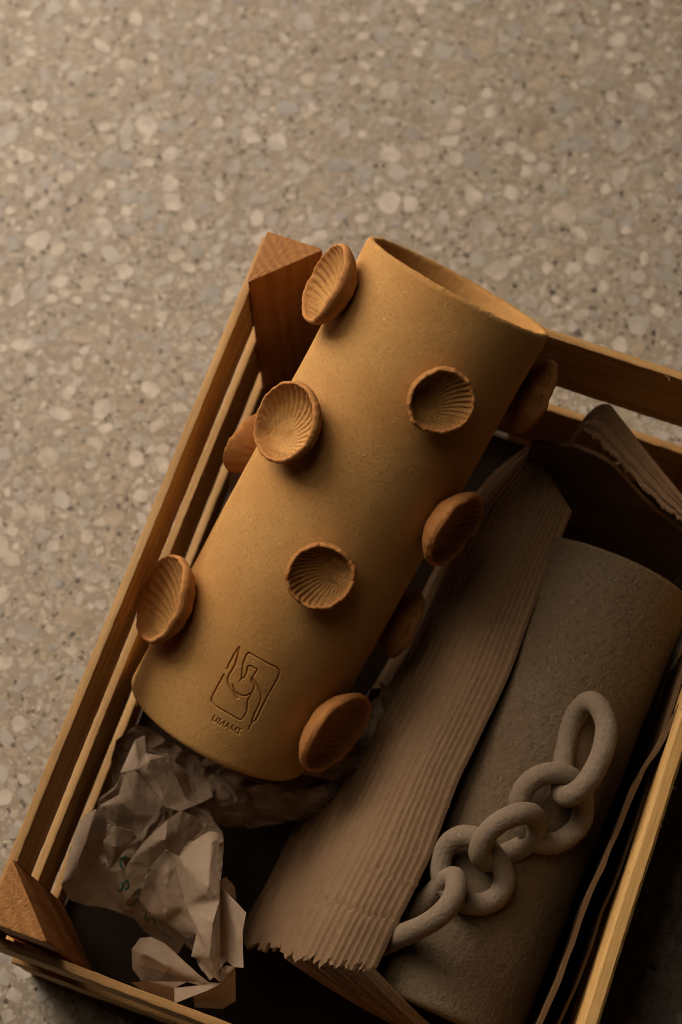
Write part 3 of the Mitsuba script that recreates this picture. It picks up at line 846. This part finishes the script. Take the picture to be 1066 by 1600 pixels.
big = [
    # the crushed mass underneath
    ([(-150, 330, .074), (0, 100, .078), (200, -200, .070), (420, -250, .066), (640, 0, .062), (760, 240, .066), (770, 600, .074), (850, 1000, .076), (700, 1150, .078), (600, 1000, .070), (520, 900, .060), (300, 800, .052), (0, 650, .058), (-160, 650, .066)],
     [(100, 300, .082), (300, 100, .086), (500, 300, .084), (400, 600, .072), (650, 700, .088), (200, 550, .070)], 0.007),
    # tall fold on the right with its tongue
    ([(515, 400, .118), (590, 300, .112), (700, 232, .108), (748, 240, .106), (756, 285, .112), (762, 660, .128), (766, 1165, .104), (700, 1110, .106), (640, 1028, .112), (584, 1005, .116), (618, 868, .118), (560, 700, .112), (492, 462, .108)],
     [(690, 580, .137), (600, 490, .128), (715, 300, .122), (700, 1000, .124), (720, 800, .132), (640, 860, .126)]),
    # right wing
    ([(765, 600, .106), (790, 588, .108), (925, 735, .128), (905, 850, .124), (908, 1076, .122), (850, 1070, .110), (800, 1030, .100), (768, 950, .094)], [(850, 800, .116)]),
    ([(760, 540, .098), (800, 512, .100), (852, 570, .090), (868, 655, .080), (800, 612, .098), (766, 602, .100)], []),
    # rolled tongue at the lower left
    ([(270, 892, .085), (340, 884, .090), (420, 922, .094), (540, 1030, .098), (640, 1122, .100), (700, 1166, .100), (600, 1168, .092), (500, 1160, .084), (380, 1162, .074), (278, 1156, .068), (226, 1085, .070), (218, 960, .078)],
     [(300, 990, .098), (430, 1062, .100), (540, 1120, .100)]),
    # flaps along the near wall
    ([(212, 1166, .082), (290, 1158, .086), (560, 1162, .094), (782, 1168, .098), (640, 1184, .096), (484, 1200, .092), (486, 1292, .074), (390, 1262, .070), (300, 1222, .076)], []),
    ([(484, 1200, .094), (782, 1168, .100), (690, 1215, .110), (600, 1250, .104), (487, 1294, .098)], []),
    ([(782, 1168, .098), (858, 1068, .104), (862, 1280, .080), (780, 1330, .070), (610, 1320, .060), (600, 1252, .094), (690, 1216, .104)], []),
    ([(770, 1085, .096), (800, 1060, .104), (855, 1070, .108), (820, 1120, .104), (790, 1165, .100), (770, 1168, .098)], [(800, 1110, .110)]),
    # diagonal band
    ([(172, 560, .104), (190, 440, .110), (300, 290, .118), (440, 160, .112), (520, 105, .106), (610, 140, .096), (665, 212, .084), (560, 312, .096), (515, 385, .100), (430, 345, .112), (330, 460, .110), (262, 585, .102), (200, 655, .098)],
     [(430, 285, .122), (330, 330, .122), (500, 250, .108)]),
    # hollow between
    ([(420, 345, .100), (520, 390, .106), (490, 462, .102), (560, 700, .098), (616, 868, .096), (560, 900, .080), (440, 800, .084), (340, 745, .086), (262, 645, .090), (340, 460, .098)],
     [(430, 560, .108), (430, 740, .100), (350, 600, .092), (440, 500, .112)]),
    # left strip that bears the green print
    ([(46, 290, .106), (130, 205, .112), (222, 232, .110), (255, 272, .104), (200, 330, .098), (150, 380, .100), (190, 470, .098), (200, 650, .094), (180, 662, .092), (80, 480, .096)], [(120, 330, .116), (150, 470, .106)]),
    # below it, falling into the dark
    ([(180, 655, .092), (270, 640, .090), (345, 745, .088), (450, 800, .082), (560, 900, .076), (500, 1000, .050), (300, 850, .050), (230, 765, .066), (60, 690, .078), (-20, 500, .080), (50, 420, .090)], [(200, 720, .082)]),
    # broad smooth curl against the left wall
    ([(-215, 560, .098), (-160, 350, .104), (-110, 190, .106), (-70, 130, .104), (0, 95, .100), (70, 150, .094), (60, 280, .088), (20, 400, .078), (70, 500, .070), (160, 640, .074), (240, 765, .070), (60, 705, .086), (-60, 690, .090), (-160, 660, .088)],
     [(-110, 420, .128), (-60, 300, .126), (-30, 200, .116), (-90, 560, .110), (0, 600, .094)]),
    # folds higher up, towards the vase
    ([(-20, 170, .088), (30, 70, .100), (140, 10, .108), (180, -110, .104), (260, -150, .096), (330, -60, .092), (420, 70, .092), (350, 140, .100), (260, 265, .098), (220, 230, .094), (120, 200, .096)],
     [(160, 60, .122), (230, 0, .116), (250, 130, .112)]),
    ([(150, -130, .092), (240, -330, .088), (300, -360, .086), (310, -250, .084), (420, -230, .080), (480, -130, .082), (560, 40, .086), (640, 60, .084), (520, 110, .090), (430, 85, .094), (330, -60, .098), (260, -155, .106)],
     [(310, -150, .106), (400, -40, .100), (340, -210, .100)]),
    ([(420, -240, .074), (560, -140, .066), (700, -90, .062), (720, 20, .072), (640, 62, .080), (560, 45, .084), (480, -130, .082)], [(600, -20, .058)]),
]
key = put("crumpled_paper", paper(big, 3, up=0.016), "kraft_paper", smooth=True, label="crumpled grey brown kraft paper with green print stuffed in the near left corner", category="paper")
under = [
    ([(60, -30, .070), (110, -330, .060), (250, -430, .060), (420, -330, .060), (700, -170, .056), (660, 60, .066), (420, 70, .076), (150, 50, .076)], [(250, -200, .078), (400, -100, .074), (180, -100, .080), (560, -60, .064)], 0.009),
    ([(560, -60, .060), (700, -250, .056), (1000, -300, .056), (1400, -400, .060), (1700, -650, .066), (1840, -650, .066), (1830, -300, .06), (1690, -60, .066), (1500, 70, .056), (1250, 160, .048), (1010, 210, .042), (800, 200, .042), (640, 100, .052)],
     [(800, 0, .066), (1050, 20, .058), (1300, -60, .068), (1550, -150, .078), (1000, -150, .05)], 0.009),
    ([(560, -60, .070), (720, -120, .070), (900, -60, .066), (1000, 20, .060), (1020, 120, .050), (880, 180, .050), (740, 160, .054), (640, 70, .066)], [(780, 20, .084), (900, 60, .074)]),
    ([(900, -40, .070), (1080, -60, .084), (1300, -20, .080), (1480, -80, .082), (1690, -70, .086), (1600, 20, .070), (1400, 110, .062), (1200, 160, .052), (1010, 130, .052)], [(1100, 40, .082), (1330, 50, .078), (1420, 10, .088)]),
    ([(1250, -120, .088), (1400, -250, .100), (1600, -480, .104), (1760, -620, .100), (1800, -420, .090), (1750, -250, .088), (1690, -70, .086), (1480, -80, .084)], [(1560, -300, .112), (1650, -200, .100)]),
    ([(1750, -700, .100), (1830, -640, .092), (1850, -480, .080), (1830, -260, .074), (1700, -60, .080), (1750, -260, .092), (1790, -420, .096)], []),
]
put("crumpled_paper_001", paper(under, 8, crinkle=0.004, relief=0.9), "kraft_paper", smooth=True, label="shadowed crumpled kraft paper cushioning the foot of the ochre vase", category="paper")


put("crumpled_paper_002", paper([
    ([(860, -900, .060), (820, -1980, .06), (880, -2060, .064), (960, -2000, .062), (1100, -1500, .06), (1000, -900, .06)], []),
], 9), "kraft_paper", smooth=True, label="pale scrap of kraft paper behind the ochre vase by the left slats", category="paper")


def print_marks():
    """Smudged green print on the crumpled paper."""
    vs, fs, o = [], [], 0
    r = np.random.default_rng(5)
    m = trimesh.Trimesh(*BIG, process=False)
    from trimesh.ray.ray_triangle import RayMeshIntersector
    ri = RayMeshIntersector(m)
    strokes = [[(190, 392), (165, 396), (150, 420), (152, 450), (166, 466)], [(135, 585), (150, 600), (165, 575), (160, 545)], [(172, 560), (190, 535), (200, 565), (185, 590), (172, 570)],
               [(190, 672), (205, 690), (228, 672)], [(235, 690), (250, 650), (268, 690)], [(285, 715), (310, 740), (300, 770)], [(310, 790), (340, 765), (365, 800)], [(400, 850), (430, 870), (470, 885)]]
    for st in strokes:
        uv = spline([(150 + .2533 * a, 1240 + .2533 * b, 0) for a, b in st], 30)[:, :2]
        d = np.array([ray(*q) for q in uv])
        loc, ir, it = ri.intersects_location(np.repeat(EYE[None], 30, 0), d, multiple_hits=False)
        if len(loc) < 30:
            continue
        loc = loc[np.argsort(ir)]
        n_ = m.face_normals[it[np.argsort(ir)]]
        n_ *= np.sign(-(n_ * d).sum(1))[:, None]
        p = loc + n_ * 0.0004
        t = np.gradient(p, axis=0)
        sd = np.cross(t, n_)
        sd /= np.linalg.norm(sd, axis=1)[:, None] + 1e-9
        w = 0.0011 * (0.6 + 0.6 * r.random())
        vs.append(np.stack([p - sd * w / 2, p + sd * w / 2], 1).reshape(-1, 3))
        fs.append(grid_faces(30, 2) + o)
        o += 60
    put("crumpled_paper__green_print", (np.vstack(vs), np.vstack(fs)), "green_ink", label="smudged green print on the paper")


BIG = paper(big, 3, up=0.016)
print_marks()
